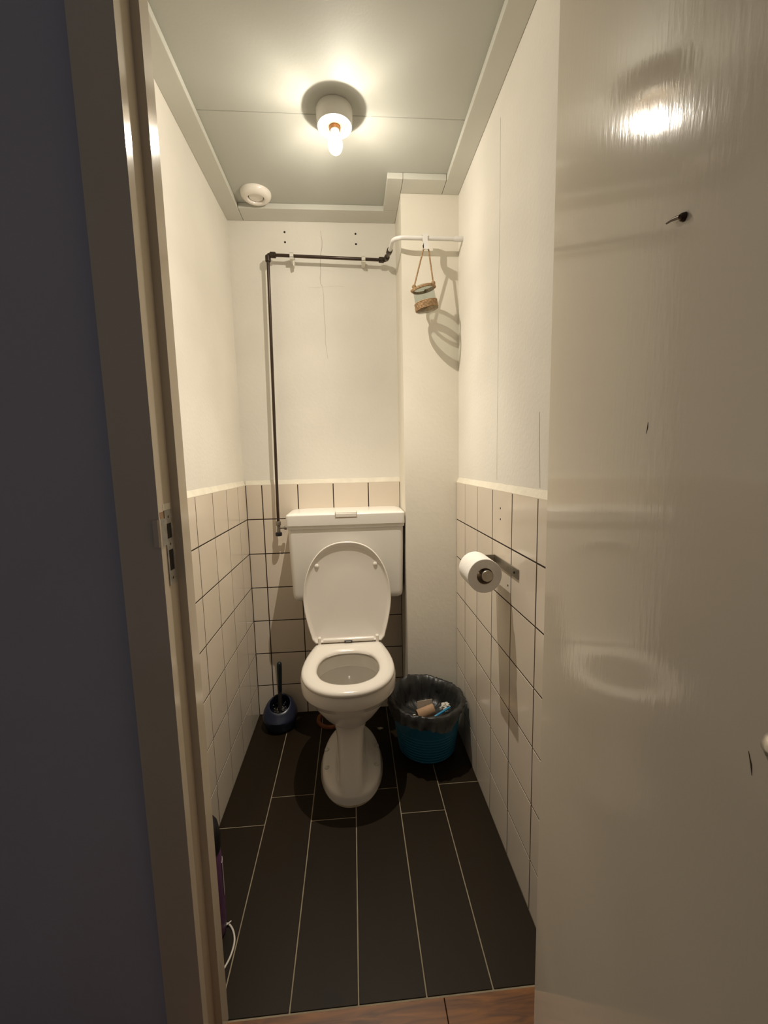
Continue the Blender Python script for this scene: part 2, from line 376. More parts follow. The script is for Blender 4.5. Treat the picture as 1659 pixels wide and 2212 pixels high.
# --- front wall, door frame and door
YO = -1.155
wf = link('wall_front', B().box(-1.3, 0.091, -1.14, YF, 0, 2.45).box(0.893, 1.6, -1.14, YF, 0, 2.45).box(0.091, 0.893, -1.14, YF, 2.08, 2.45), 'hallwall')
struct(wf, 'dim blue-grey hall wall left of the doorway', 'wall')
jl = link('trim_6', B().prism([(0.088, YF+0.003), (0.166, YF+0.003), (0.166, -1.105), (0.152, -1.105), (0.152, YO), (0.088, YO)], 'z', 0, 2.06), 'frame')
struct(jl, 'cream painted left door jamb with a rebate and a metal strike plate', 'door frame')
jr = link('trim_7', B().prism([(0.896, YF+0.003), (0.826, YF+0.003), (0.826, -1.105), (0.838, -1.105), (0.838, YO), (0.896, YO)], 'z', 0, 2.06), 'frame')
struct(jr, 'cream painted right door jamb behind the open door', 'door frame')
jh = link('trim_8', B().prism([(YF+0.003, 2.002), (-1.105, 2.002), (-1.105, 2.016), (YO, 2.016), (YO, 2.082), (YF+0.003, 2.082)], 'x', 0.1662, 0.8258), 'frame')
struct(jh, 'head of the door frame above the opening', 'door frame')
# strike plate on the rebate face (x = 0.152) with two slots
sp = link('strike_plate', B().box(0.1518, 0.1534, -1.137, -1.1325, 0.951, 1.076).box(0.1518, 0.1534, -1.1155, -1.110, 0.951, 1.076)
          .box(0.1518, 0.1534, -1.1325, -1.1155, 1.054, 1.076).box(0.1518, 0.1534, -1.1325, -1.1155, 1.010, 1.029)
          .box(0.1518, 0.1534, -1.1325, -1.1155, 0.951, 0.975)
          .box(0.1518, 0.1534, -1.152, -1.137, 1.020, 1.064), 'zinc', jl)
lpp = link('lip', B().prism([(0.1518, -1.1515), (0.1534, -1.1515), (0.1530, -1.1560), (0.1505, -1.1585), (0.1430, -1.1585), (0.1430, -1.1568), (0.1500, -1.1566), (0.1516, -1.1550)], 'z', 1.020, 1.064), 'frame', sp)
sp['label'] = 'dull zinc strike plate with two slots and a bent lip'
link('slot', B().box(0.1512, 0.1521, -1.1325, -1.1155, 1.029, 1.054).box(0.1512, 0.1521, -1.1325, -1.1155, 0.975, 1.010), 'hole', sp)
for z in (1.065, 1.0195, 0.962): link('screw', B().lathe([(0, 0.0024), (0.0022, 0.0022), (0.0032, 0.0014), (0.0032, 0)], (0.1514, -1.124, z), 12, 'x'), 'fitting', sp)
link('chipped_recess', B().box(0.1510, 0.1523, -1.138, -1.111, 1.0765, 1.087), 'ledge', jl)
link('chipped_recess', B().box(0.1510, 0.1523, -1.151, -1.1375, 1.0645, 1.075), 'card', jl)

TH = radians(81.5); DR = Vector((-cos(TH), -sin(TH), 0)); DN = Vector((DR.y, -DR.x, 0)); HG = Vector((0.782, -1.162, 0))
DM = Matrix(((DR.x, DN.x, 0, HG.x), (DR.y, DN.y, 0, HG.y), (0, 0, 1, 0), (0, 0, 0, 1)))  # local: x along door, y out of its inner face, z up
dr = link('door_1', B().box(0, 0.674, -0.040, 0, 0.006, 2.008, 0.0015, 2), 'door', origin=HG, xform=DM)
struct(dr, 'glossy cream painted door standing open on the right', 'door')
# lever handle: rosette, neck and lever pointing to the hinge side
lev = [(0.615, 0.010, 1.0095), (0.615, 0.036, 1.0095)]+[tuple(p) for p in arc((0.615, 0.02, 1.0095), (0.615, 0.050, 1.0095), (0.5, 0.050, 1.0095), 0.012)]+[(0.594, 0.050, 1.0095), (0.534, 0.050, 1.0105), (0.520, 0.050, 1.0105), (0.5145, 0.050, 1.0105), (0.511, 0.050, 1.0105)]
rad = [0.0085]*len(lev); rad[-1] = 0.0012; rad[-2] = 0.0062; rad[-3] = 0.0084; rad[-4] = 0.0090; rad[-5] = 0.0088
hd = link('lever_handle', B().tube(lev, 0.01, 20, radii=rad), 'alu', dr, xform=DM); hd['label'] = 'satin aluminium lever handle with a rounded tip'
link('rosette', B().box(0.597, 0.633, 0, 0.010, 0.88, 1.03, 0.003, 2), 'alu', hd, xform=DM)
hk = link('coat_hook', B().tube([(0.332, 0, 1.339), (0.332, 0.0012, 1.339), (0.332, 0.0034, 1.339), (0.3315, 0.0044, 1.339)], 0.003, 12, radii=[0.0036, 0.0034, 0.0028, 0.0012])
          .tube([(0.3325, 0.0036, 1.3392), (0.326, 0.0040, 1.3412), (0.320, 0.0042, 1.3428), (0.3145, 0.0042, 1.3436)], 0.0013, 10, radii=[0.0018, 0.0015, 0.0012, 0.0009]), 'hookmetal', dr, xform=DM); hk['label'] = 'small dark bronze hook screwed into the door'
def scratch(p, q, w): link('scratch', B().tube([p, tuple((Vector(p)+Vector(q))/2+Vector((0.0008, 0, 0))), q], w, 6, radii=[w*0.4, w, w*0.3]), 'scratch', dr, xform=DM)
scratch((0.4385, 0.0, 0.951), (0.4427, 0.0, 0.9366), 0.0006)
scratch((0.2946, 0.0, 1.1795), (0.2924, 0.0, 1.1689), 0.0006)

# ================================================================== CEILING LAMP
LX, LY = 0.440, -0.518
lp = thing('ceiling_lamp', (LX, LY, HC), 'round off-white ceiling lamp holder with a lit bare bulb', 'lamp')
link('lamp_base', B().lathe([(0.050, -0.0002), (0.0515, -0.004), (0.051, -0.020), (0.0495, -0.0405), (0.0485, -0.045), (0.0465, -0.0458), (0.0385, -0.0445), (0.038, -0.040)], (LX, LY, HC), 64).add([], []), 'lampbase', lp)
bi = B().lathe([(0.0382, -0.0445), (0.0375, -0.034), (0.0372, -0.033), (0.0368, -0.028), (0.0360, -0.027), (0.0352, -0.022), (0.0344, -0.021), (0.033, -0.012), (0.0, -0.012)], (LX, LY, HC), 48)
link('inner_cup', bi, 'lampin', lp)
link('socket', B().lathe([(0.0, -0.012), (0.0150, -0.012), (0.0155, -0.030), (0.0162, -0.033), (0.0155, -0.052), (0.0138, -0.0535), (0.0, -0.0535)], (LX, LY, HC), 32), 'socket', lp)
ZB = HC-0.054
bl = link('bulb', B().lathe([(0.0125, 0.0), (0.0130, -0.006), (0.0155, -0.014), (0.0192, -0.024), (0.0213, -0.034), (0.0210, -0.041), (0.0188, -0.049), (0.0150, -0.055), (0.0095, -0.0595), (0.004, -0.0615), (0.0, -0.062)], (LX, LY, ZB), 40), 'bulb', lp)
bl['label'] = 'clear glass bulb, lit'
link('bulb_stem', B().tube([(LX, LY, ZB), (LX, LY, ZB-0.012), (LX, LY, ZB-0.024)], 0.003, 10, radii=[0.006, 0.0035, 0.002]), 'capwhite', bl)
for k in range(4):
    a = radians(-15)+k*pi/2
    link('filament', B().tube([(LX+0.008*cos(a), LY+0.008*sin(a), ZB-0.027), (LX+0.008*cos(a), LY+0.008*sin(a), ZB-0.053)], 0.0011, 8), 'filament', bl)

# the bulb's light: an LED bulb throws most light forward (down) and less back past its neck
pd = bpy.data.lights.new('bulb_light', 'POINT'); pd.energy = LAMP_POWER; pd.color = LAMP_COLOR; pd.shadow_soft_size = 0.0035
pd.use_nodes = True; nt = pd.node_tree; emn = nt.nodes['Emission']
tcn = nt.nodes.new('ShaderNodeTexCoord'); sx_ = nt.nodes.new('ShaderNodeSeparateXYZ'); nt.links.new(tcn.outputs['Normal'], sx_.inputs[0])
mrn = nt.nodes.new('ShaderNodeMapRange'); mrn.inputs['From Min'].default_value = -1.0; mrn.inputs['From Max'].default_value = 1.0
rmp = nt.nodes.new('ShaderNodeValToRGB'); cr = rmp.color_ramp; cr.interpolation = 'CARDINAL'
pts_ = [(-1.0, 1.0), (-0.95, 0.95), (-0.9, 0.79), (-0.83, 0.47), (-0.75, 0.285), (-0.6, 0.16), (-0.4, 0.108), (-0.2, 0.088), (0.0, 0.080), (0.25, 0.080), (0.45, 0.070), (0.60, 0.050), (0.72, 0.032), (0.80, 0.007), (1.0, 0.001)]
while len(cr.elements) < len(pts_): cr.elements.new(0.5)
for el, (z_, i_) in zip(cr.elements, pts_): el.position = (z_+1)/2
for el, (z_, i_) in zip(cr.elements, pts_): el.color = (i_, i_, i_, 1)
nt.links.new(sx_.outputs['Z'], mrn.inputs['Value']); nt.links.new(mrn.outputs[0], rmp.inputs[0]); nt.links.new(rmp.outputs[0], emn.inputs['Strength'])
po = bpy.data.objects.new('bulb_light', pd); C.objects.link(po); po.location = (LX, LY, 2.042)

# ================================================================== CEILING VENT
VX, VY = 0.137, -0.135
ve = thing('ceiling_vent', (VX, VY, HC), 'round white extractor valve on the ceiling near the back left corner', 'vent')
link('vent_ring', B().lathe([(0.0555, 0.0), (0.0555, -0.006), (0.052, -0.013), (0.045, -0.019), (0.037, -0.0215), (0.0315, -0.021), (0.0290, -0.018), (0.0285, -0.006), (0.0285, 0.0)], (VX, VY, HC), 56, close=True), 'plastic', ve)
link('vent_throat', B().lathe([(0.029, -0.0008), (0.0, -0.0008)], (VX, VY, HC), 40), 'core', ve)
link('vent_disc', B().lathe([(0.0, -0.001), (0.010, -0.001), (0.010, -0.008), (0.0245, -0.0105), (0.0258, -0.0128), (0.0250, -0.0148), (0.016, -0.016), (0.0, -0.0165)], (VX, VY, HC), 48), 'plastic', ve)

# ================================================================== WATER PIPE
wp = thing('water_pipe', (0.138, -0.04, 0.90), 'dark brown water pipe running up the back wall and along under the ceiling', 'pipe')
PY = -0.040; pr = 0.0062
A0 = (0.138, PY, 0.884); A1 = (0.153, PY, 1.968); A2 = (0.617, PY, 1.954)
link('riser', B().tube([A0, (0.142, PY, 1.2), (0.148, PY, 1.62), A1], pr, 16), 'copper', wp)
link('crossbar', B().tube([A1, A2], pr, 16), 'copper', wp)
def nut(name, p, d, L, r, parent, mt='fitting'):
    d = Vector(d).normalized(); p = Vector(p); a = [p-d*L/2, p-d*L*0.42, p-d*L*0.1, p+d*L*0.1, p+d*L*0.42, p+d*L/2]
    return link(name, B().tube(a, r, 12, radii=[r*0.8, r, r*1.02, r*1.02, r, r*0.8]), mt, parent)
e1 = link('elbow', B().tube(arc((0.153, PY, 1.93), A1, (0.20, PY, 1.9675), 0.010)+[Vector((0.176, PY, 1.9673))], 0.0075, 14), 'fitting', wp)
nut('nut', (0.1528, PY, 1.9535), (0.01, 0, 1), 0.024, 0.0110, e1); nut('nut', (0.1725, PY, 1.9675), (1, 0, -0.03), 0.024, 0.0110, e1)
D0 = Vector((0.6215, PY, 1.954)); D1 = Vector((0.6300, -0.205, 1.933))
e2 = link('elbow', B().tube([(0.600, PY, 1.9543), (0.612, PY, 1.954)]+[tuple(p) for p in arc((0.60, PY, 1.9543), D0, D1, 0.008)]+[tuple(D0.lerp(D1, 0.22))], 0.0072, 14), 'fitting', wp)
nut('nut', (0.6035, PY, 1.9543), (1, 0, -0.03), 0.022, 0.0108, e2); nut('nut', tuple(D0.lerp(D1, 0.17)), D1-D0, 0.022, 0.0108, e2)
link('stub', B().tube([D0.lerp(D1, 0.1), D0.lerp(D1, 0.62)], 0.0066, 14), 'copper', wp)
cpl = nut('coupling', tuple(D0.lerp(D1, 0.60)), D1-D0, 0.036, 0.0110, wp)
# white end of the pipe, bends right to the side wall
E = Vector((0.633, -0.247, 1.937)); Ee = Vector((W+S, -0.247, 1.936))
wpp = [D0.lerp(D1, 0.62), D0.lerp(D1, 0.8)]+arc(D0, E, Ee, 0.036, 12)+[Vector((0.76, -0.247, 1.9365)), Ee]
whp = link('white_pipe', B().tube(wpp, 0.0075, 18), 'whitepipe', wp); whp['label'] = 'white painted end of the pipe meeting the right wall'
link('collar', B().tube([(0.851, -0.247, 1.936), (0.853, -0.247, 1.936), (W+S, -0.247, 1.936)], 0.009, 18, radii=[0.0078, 0.0092, 0.0092]), 'whitepipe', whp)
# clips
for cx, zz in ((0.246, 1.9655), (0.531, 1.9568)):
    b = B().box(cx-0.0075, cx+0.0075, PY-0.0085, PY-0.0062, zz-0.010, zz+0.010, 0.0008, 1)
    b.box(cx-0.0075, cx+0.0075, PY-0.0085, S-0.001, zz+0.0062, zz+0.0085, 0.0006, 1).box(cx-0.0075, cx+0.0075, PY-0.0085, S-0.001, zz-0.0135, zz-0.0062, 0.0008, 1)
    c_ = link('pipe_clip', b, 'clip', wp)
    if cx < 0.4: link('clip_tail', B().prism([(0.2475, 1.951), (0.2555, 1.951), (0.2530, 1.931), (0.2500, 1.931)], 'y', PY+0.006, PY+0.03), 'clip', c_)
# stop valve
vz = 0.884
vv = link('stop_valve', B().tube([(0.1385, PY, 0.899), (0.138, PY, 0.852)], 0.0075, 16).tube([(0.138, PY, 0.8735), (0.170, PY, 0.8735)], 0.0045, 14), 'valve', wp)
vv['label'] = 'small chrome angle valve with a black knob'
nut('nut', (0.1384, PY, 0.893), (0, 0, 1), 0.019, 0.0105, vv, 'valve'); nut('nut', (0.168, PY, 0.8735), (1, 0, 0), 0.012, 0.0085, vv, 'valve')
link('knob', B().lathe([(0.0, 0.0), (0.0125, 0.0), (0.0138, -0.003), (0.0138, -0.013), (0.012, -0.0155), (0.0, -0.0155)], (0.1378, PY, 0.8545), 24), 'black', vv)
for (p, q, rr) in (((0.1535, PY-0.001, 1.755), (0.1528, PY-0.001, 1.715), 0.0024),):
    link('paint_chip', B().tube([p, q], rr, 10), 'whitepipe', wp)

# ================================================================== HOOK + HANGING JAR
HX, HY = 0.7435, -0.247
hkk = link('pipe_hook', B().loft([[(HX+dx, y, z) for (y, z) in
      [(HY+0.0085, 1.931), (HY+0.0110, 1.931), (HY+0.0110, 1.9475), (HY-0.0120, 1.9475), (HY-0.0120, 1.905), (HY-0.020, 1.889), (HY-0.036, 1.884), (HY-0.036, 1.905), (HY-0.034, 1.905), (HY-0.034, 1.8865), (HY-0.0185, 1.8915), (HY-0.0095, 1.9065), (HY-0.0095, 1.9450), (HY+0.0085, 1.9450)]]
      for dx in (-0.0088, 0.0088)]), 'whitepipe', angle=20)
tag(hkk, 'flat white hook clipped over the white pipe', 'hook')
JC = Vector((0.7395, -0.270, 1.722)); TI = Matrix.Translation(JC) @ Matrix.Rotation(radians(-11), 4, 'Y') @ Matrix.Rotation(radians(4), 4, 'X') @ Matrix.Translation(-JC)
jar = thing('hanging_jar', (JC.x, JC.y, 1.680), 'small clear glass jar wrapped in brown rope, hanging from the white pipe', 'jar')
gl = link('glass', B().lathe([(0.0, -0.0415), (0.034, -0.0415), (0.0375, -0.039), (0.0378, -0.034), (0.0372, 0.022), (0.0345, 0.030), (0.0340, 0.034), (0.0355, 0.040), (0.0352, 0.0415), (0.0335, 0.040)], JC, 48), 'glass', jar, xform=TI)
def coil(r, z0, z1, turns, rr, seed=0):
    pts = []; n = int(turns*40)
    for i in range(n+1):
        a = 2*pi*turns*i/n; k = 0.0006*noise.noise(Vector((cos(a)*3, sin(a)*3, i*0.01+seed)))
        pts.append((JC.x+(r+k)*cos(a), JC.y+(r+k)*sin(a), JC.z+z0+(z1-z0)*i/n+k))
    return B().tube(pts, rr, 8)
link('rope_wrap', coil(0.0392, -0.0365, -0.0110, 6, 0.0026), 'rope', jar, xform=TI)
link('rope_rim', coil(0.0385, 0.030, 0.0375, 2.2, 0.0032, 4), 'rope', jar, xform=TI)
lk = TI @ Vector((JC.x-0.0405, JC.y, JC.z+0.034)); rk = TI @ Vector((JC.x+0.0405, JC.y, JC.z+0.034))
top = Vector((HX, HY-0.028, 1.8895))
lt = Vector((HX-0.009, HY-0.027, 1.8880)); rt = Vector((HX+0.009, HY-0.027, 1.8880))
lk2 = lk+Vector((0.006, 0, 0.014)); rk2 = rk+Vector((-0.004, 0, 0.012))
def rope(a, b, n=20): return [tuple(a.lerp(b, i/n)) for i in range(n+1)]
link('rope_handle', B().tube([tuple(lk)]+rope(lk2, lt)+[tuple(top)]+rope(rt, rk2)+[tuple(rk)], 0.0028, 8), 'rope', jar)
for p, sd in ((lk2, 1), (rk2, 2), (lk, 3), (rk, 4)):
    bm = bmesh.new(); bmesh.ops.create_icosphere(bm, subdivisions=2, radius=0.0078 if sd < 3 else 0.0064)
    vs = [p+v.co*(1+0.35*noise.noise(v.co*400+Vector((sd, 0, 0)))) for v in bm.verts]; fs = [[v.index for v in f.verts] for f in bm.faces]; bm.free()
    link('knot', B().add(vs, fs), 'rope', jar)

# ================================================================== TOILET PAN
TX = 0.424
tl = thing('toilet', (TX, -0.36, 0.0), 'white floor-standing toilet with its seat down and lid raised', 'toilet')
NR = 72
def ring(z, w, yf, yb, yc, nf=2.0, nb=2.0):
    r = []
    for j in range(NR):
        a = 2*pi*j/NR; ca, sa = cos(a), sin(a); n = nf if sa < 0 else nb
        x = w*math.copysign(abs(ca)**(2/n), ca); y = (yc-yf if sa < 0 else yb-yc)*math.copysign(abs(sa)**(2/n), sa)
        r.append((TX+x, yc+y, z))
    return r
pan = B().loft([
    ring(0.000, .112, -.558, -.135, -.355, 2.3), ring(0.020, .111, -.557, -.136, -.355, 2.3), ring(0.028, .108, -.556, -.139, -.355, 2.3),
    ring(0.033, .099, -.555, -.145, -.355, 2.4), ring(0.037, .082, -.553, -.150, -.355, 2.7), ring(0.043, .063, -.551, -.155, -.36, 3.4, 2.6),
    ring(0.052, .053, -.547, -.157, -.36, 4.2, 3), ring(0.070, .049, -.539, -.158, -.36, 4.6, 3), ring(0.100, .0475, -.525, -.160, -.36, 4.4, 3), ring(0.150, .0485, -.503, -.160, -.36, 4.0, 3),
    ring(0.195, .0535, -.486, -.160, -.36, 3.2, 2.8), ring(0.225, .065, -.482, -.160, -.36, 2.6, 2.6), ring(0.250, .083, -.490, -.160, -.37, 2.3, 2.6),
    ring(0.280, .108, -.512, -.165, -.385, 2.1, 2.6), ring(0.315, .134, -.549, -.172, -.41, 2.0, 2.6), ring(0.345, .150, -.577, -.180, -.42, 2.0, 2.8),
    ring(0.364, .157, -.589, -.190, -.425, 2.0, 3.0), ring(0.3675, .160, -.594, -.195, -.43, 2.0, 3.0), ring(0.3690, .1645, -.6035, -.198, -.43, 2.0, 3.0), ring(0.374, .166, -.606, -.200, -.43, 2.0, 3.0),
    ring(0.409, .166, -.607, -.200, -.43, 2.0, 3.0), ring(0.4145, .1635, -.604, -.203, -.43, 2.0, 3.0), ring(0.416, .158, -.598, -.208, -.43, 2.0, 3.0),
    # over the rim and down inside
    ring(0.416, .116, -.566, -.300, -.43, 2.0, 2.2), ring(0.413, .112, -.562, -.304, -.43, 2.0, 2.2), ring(0.372, .112, -.560, -.304, -.43, 2.0, 2.2), ring(0.366, .116, -.564, -.300, -.43, 2.0, 2.2),
    ring(0.366, .134, -.576, -.270, -.43), ring(0.350, .136, -.576, -.266, -.43), ring(0.310, .124, -.556, -.274, -.425), ring(0.270, .098, -.526, -.286, -.42),
    ring(0.240, .074, -.498, -.300, -.41), ring(0.218, .052, -.468, -.305, -.39), ring(0.200, .034, -.44, -.315, -.375)], cap0=True, cap1=True)
link('pan', pan, 'ceramic', tl, angle=50)
link('water', B().loft([ring(0.2275, .059, -.478, -.304, -.40), ring(0.2285, .059, -.478, -.304, -.40)]), 'water', tl)
for (x, y) in ((0.328, -0.315), (0.334, -0.412), (0.521, -0.312), (0.514, -0.414)):
    link('bolt_cap', B().lathe([(0.0095, -0.004), (0.0095, 0.004), (0.0085, 0.0065), (0.005, 0.008), (0.0, 0.0083)], (x, y, 0.031), 20), 'capwhite', tl)
link('sealant_bead', B().loft([ring(0.0002, .1175, -.5625, -.131, -.355, 2.1), ring(0.004, .115, -.560, -.133, -.355, 2.1)]), 'floorgrout', tl)

def outline(pts, cy, n=NR, sub=14):
    """half outline (front -> back, x >= 0) mirrored, Catmull-Rom, resampled by angle about (0, cy) -> list of (x, y)"""
    full = [Vector((p[0], p[1])) for p in pts]+[Vector((-p[0], p[1])) for p in pts[-2:0:-1]]
    k = len(full); poly = []
    for i in range(k):
        p0, p1, p2, p3 = full[i-1], full[i], full[(i+1) % k], full[(i+2) % k]
        for s in range(sub):
            t = s/sub
            poly.append(0.5*((2*p1)+(p2-p0)*t+(2*p0-5*p1+4*p2-p3)*t*t+(3*p1-p0-3*p2+p3)*t**3))
    out = []
    for j in range(n):
        a = 2*pi*j/n; d = Vector((cos(a), sin(a))); best = None
        for i in range(len(poly)):
            p, q = poly[i]-Vector((0, cy)), poly[(i+1) % len(poly)]-Vector((0, cy)); e = q-p
            den = d.x*e.y-d.y*e.x
            if abs(den) < 1e-12: continue
            t = (p.x*e.y-p.y*e.x)/den; u = (p.x*d.y-p.y*d.x)/den
            if t > 0 and -1e-9 <= u <= 1+1e-9 and (best is None or t > best): best = t
        out.append((d.x*best, cy+d.y*best))
    return out
so = outline([(0, -.613), (.055, -.605), (.105, -.576), (.142, -.527), (.160, -.468), (.162, -.41), (.155, -.345), (.142, -.285), (.131, -.245), (.124, -.234), (.116, -.2315), (.06, -.2315), (0, -.2315)], -0.425)
si = outline([(0, -.552), (.04, -.546), (.080, -.520), (.102, -.478), (.108, -.438), (.103, -.39), (.083, -.346), (.045, -.320), (0, -.314)], -0.425)
def sr(f, z):  # blend inner(0) -> outer(1)
    return [(TX+a[0]+(b[0]-a[0])*f, a[1]+(b[1]-a[1])*f, z) for a, b in zip(si, so)]
seat = B().loft([sr(0.0, 0.424), sr(0.02, 0.430), sr(0.09, 0.4345), sr(0.25, 0.4375), sr(0.55, 0.4390), sr(0.82, 0.4375), sr(0.95, 0.4335), sr(1.0, 0.428), sr(0.99, 0.4215), sr(0.94, 0.4190), sr(0.5, 0.4205), sr(0.06, 0.4190)], loop=True)
st = link('seat', seat, 'plastic', tl, angle=60)
for sx in (-1, 1): link('buffer', B().lathe([(0.009, 0.0), (0.009, 0.005)], (TX+0.12*sx, -0.52, 0.4158), 16), 'plastic', st)
# raised lid: plane through the hinge, leaning back a little
LH = Vector((TX+0.001, -0.2420, 0.4450)); LA = atan2(0.034, 0.392)
LM = Matrix(((1, 0, 0, LH.x), (0, sin(LA), -cos(LA), LH.y), (0, cos(LA), sin(LA), LH.z), (0, 0, 0, 1)))  # local: x across, y up the lid, z towards the viewer
lo = outline([(0, .393), (.052, .386), (.100, .360), (.138, .312), (.162, .25), (.1715, .185), (.1700, .135), (.159, .075), (.147, .030), (.140, .006), (.130, -.004), (.118, -.003), (.06, -.001), (0, -.001)], 0.18)
def lr(f, z): return [(a[0]*f, 0.18+(a[1]-0.18)*f, z) for a in lo]
lid = B().loft([lr(0.001, -0.0035), lr(0.5, -0.0025), lr(0.90, 0.0005), lr(0.955, 0.0045), lr(0.97, 0.0095), lr(0.985, 0.0115), lr(1.0, 0.0100), lr(1.003, 0.004), lr(0.99, -0.004), lr(0.93, -0.0085), lr(0.6, -0.0120), lr(0.001, -0.0135)])
ld = link('lid', lid, 'plastic', tl, xform=LM, angle=60)
for x in (-0.1165, 0.1140):
    bm = B().lathe([(0.0085, 0.0), (0.0085, 0.003), (0.0075, 0.006), (0.004, 0.008), (0.0, 0.0085)], (0, 0, 0), 20)
    link('lid_buffer', bm, 'plastic', ld, xform=LM @ Matrix.Translation((x, 0.300, -0.002)))
# hinge bar, lugs, clip
hb = link('hinge_bar', B().tube([(TX-0.098, -0.246, 0.4490), (TX+0.100, -0.246, 0.4490)], 0.0085, 18), 'plastic', tl)
link('hinge_clip', B().box(TX-0.016, TX+0.015, -0.2565, -0.250, 0.4415, 0.4500, 0.001, 1), 'black', hb)
link('clip_glint', B().box(TX-0.011, TX+0.010, -0.2575, -0.2555, 0.4432, 0.4465, 0.0006, 1), 'zinc', hb)
for x in (TX-0.113, TX+0.114):
    link('hinge_lug', B().box(x-0.0065, x+0.0065, -0.254, -0.2345, 0.428, 0.464, 0.004, 3), 'plastic', tl)

# ================================================================== CISTERN
cs = thing('toilet_cistern', (0.428, -0.09, 0.588), 'white plastic low-level cistern mounted on the back tiles above the toilet', 'cistern')
def rr(x0, x1, y0, y1, z, r, n=6):
    o = []
    for (cx, cy, a0) in ((x1-r, y1-r, 0), (x0+r, y1-r, 90), (x0+r, y0+r, 180), (x1-r, y0+r, 270)):
        for i in range(n+1):
            a = radians(a0+90*i/n); o.append((cx+r*cos(a), cy+r*sin(a), z))
    return o
YB_ = -0.0005
tank = B().loft([rr(.232, .626, -.150, YB_, .588, .02), rr(.216, .642, -.166, YB_, .590, .02), rr(.209, .649, -.1735, YB_, .596, .02), rr(.206, .652, -.177, YB_, .606, .02),
                 rr(.2045, .6535, -.178, YB_, .62, .02), rr(.1995, .6575, -.181, YB_, .80, .018), rr(.1975, .6590, -.1825, YB_, .892, .016)])
tk = link('tank', tank, 'cist', cs, angle=45)
lidc = B().loft([rr(.1965, .6600, -.184, YB_, .886, .012), rr(.1945, .6620, -.187, YB_, .888, .012), rr(.1940, .6625, -.1875, YB_, .897, .012), rr(.1930, .6640, -.1900, YB_, .899, .013), rr(.1925, .6645, -.1905, YB_, .902, .013),
                 rr(.1925, .6645, -.1905, YB_, .9395, .013), rr(.1945, .6625, -.1885, YB_, .9435, .014), rr(.1990, .6580, -.184, YB_, .9460, .014), rr(.215, .642, -.165, YB_, .9490, .014), rr(.25, .60, -.12, YB_, .9500, .014)])
cl = link('cistern_lid', lidc, 'cist', cs, angle=45)
BX0, BX1 = .388, .471
bt = B().box(BX0, BX1, -.1922, -.1860, .9305, .9462, .0022, 2).box(BX0, BX1, -.1900, -.1450, .9440, .9512, .0020, 2)
fb = link('flush_button', bt, 'plastic', cs)
link('button_gap', B().box(BX0-.0018, BX1+.0018, -.19115, -.186, .9288, .9455).box(BX0-.0018, BX1+.0018, -.189, -.1435, .9440, .9496), 'core', cl)
link('flush_pipe', B().tube([(TX, -.10, .60), (TX, -.10, .50)]+[tuple(p) for p in arc((TX, -.10, .5), (TX, -.10, .39), (TX, -.22, .36), .05)], .021, 20), 'plastic', cs)

# ================================================================== TERRACOTTA COLLAR
dc = link('drain_collar', B().lathe([(0.050, 0.0), (0.066, 0.0), (0.068, 0.003), (0.067, 0.011), (0.063, 0.013), (0.054, 0.0125), (0.051, 0.009)], (0.334, -0.0735, 0.0), 48, close=True), 'clay')
tag(dc, 'orange-brown terracotta collar on the floor behind the toilet foot', 'pipe collar')
# scrap of tissue
def crumple(name, c, r, sq, seed, mt, label, cat, amp=0.55, group=None):
    bm = bmesh.new(); bmesh.ops.create_icosphere(bm, subdivisions=4, radius=1.0); vs = []
    for v in bm.verts:
        d = v.co.normalized()
        k = 1+amp*noise.noise(d*1.8+Vector((seed, 0, 0)))+amp*0.6*noise.noise(d*4.5+Vector((0, seed, 0)))-amp*0.5*abs(noise.noise(d*7+Vector((0, 0, seed))))
        vs.append(Vector((c[0]+d.x*r*sq[0]*k, c[1]+d.y*r*sq[1]*k, c[2]+d.z*r*sq[2]*k)))
    fs = [[v.index for v in f.verts] for f in bm.faces]; bm.free()
    o = link(name, B().add(vs, fs), mt, angle=25); return tag(o, label, cat, group)
sc_ = crumple('dust_scrap', (0.545, -0.160, 0.003), 0.011, (1.2, 0.6, 0.22), 3.1, 'cardin', 'wispy pale scrap of fluff on the floor right of the toilet foot', 'scrap')

# ================================================================== TOILET BRUSH
BRX, BRY = 0.112, -0.090
pot = B().lathe([(0.0, 0.0), (0.052, 0.0), (0.059, 0.003), (0.066, 0.018), (0.0735, 0.042), (0.0745, 0.058), (0.071, 0.074), (0.062, 0.090), (0.0535, 0.0995), (0.0475, 0.1045), (0.0445, 0.1045), (0.0435, 0.101), (0.045, 0.092), (0.050, 0.075), (0.052, 0.05), (0.045, 0.012), (0.0, 0.010)], (BRX, BRY, 0), 56)
def tiltz(v):   # the opening is cut on a slant towards the door
    w = max(0.0, min(1.0, (v[2]-0.045)/0.055)); w = w*w*(3-2*w); return (v[0], v[1], v[2]+0.42*(v[1]-BRY)*w)
pot.v = [tiltz(v) for v in pot.v]
bp_ = link('brush_holder', pot, 'brushblue')
tag(bp_, 'round dark blue toilet brush pot on the floor in the left rear corner', 'brush holder')
tb = thing('toilet_brush', (BRX, BRY, 0.02), 'black toilet brush with a rounded handle standing in the dark blue pot', 'brush')
t0 = Vector((BRX+0.001, BRY, 0.06)); t1 = Vector((BRX+0.008, BRY-0.004, 0.298))
def L(t): return tuple(t0.lerp(t1, t))
link('handle', B().tube([L(.44), L(.45), L(.6), L(.8), L(.93), L(.965), L(.985), L(.998), L(1.0)], .01, 18, radii=[.0085, .0092, .0098, .0108, .0112, .0106, .0088, .005, .001]), 'brushblack', tb)
link('shaft', B().tube([L(0.0), L(.15), L(.45)], .0078, 16, radii=[.009, .0082, .0078]), 'bristle', tb)
bb = B()
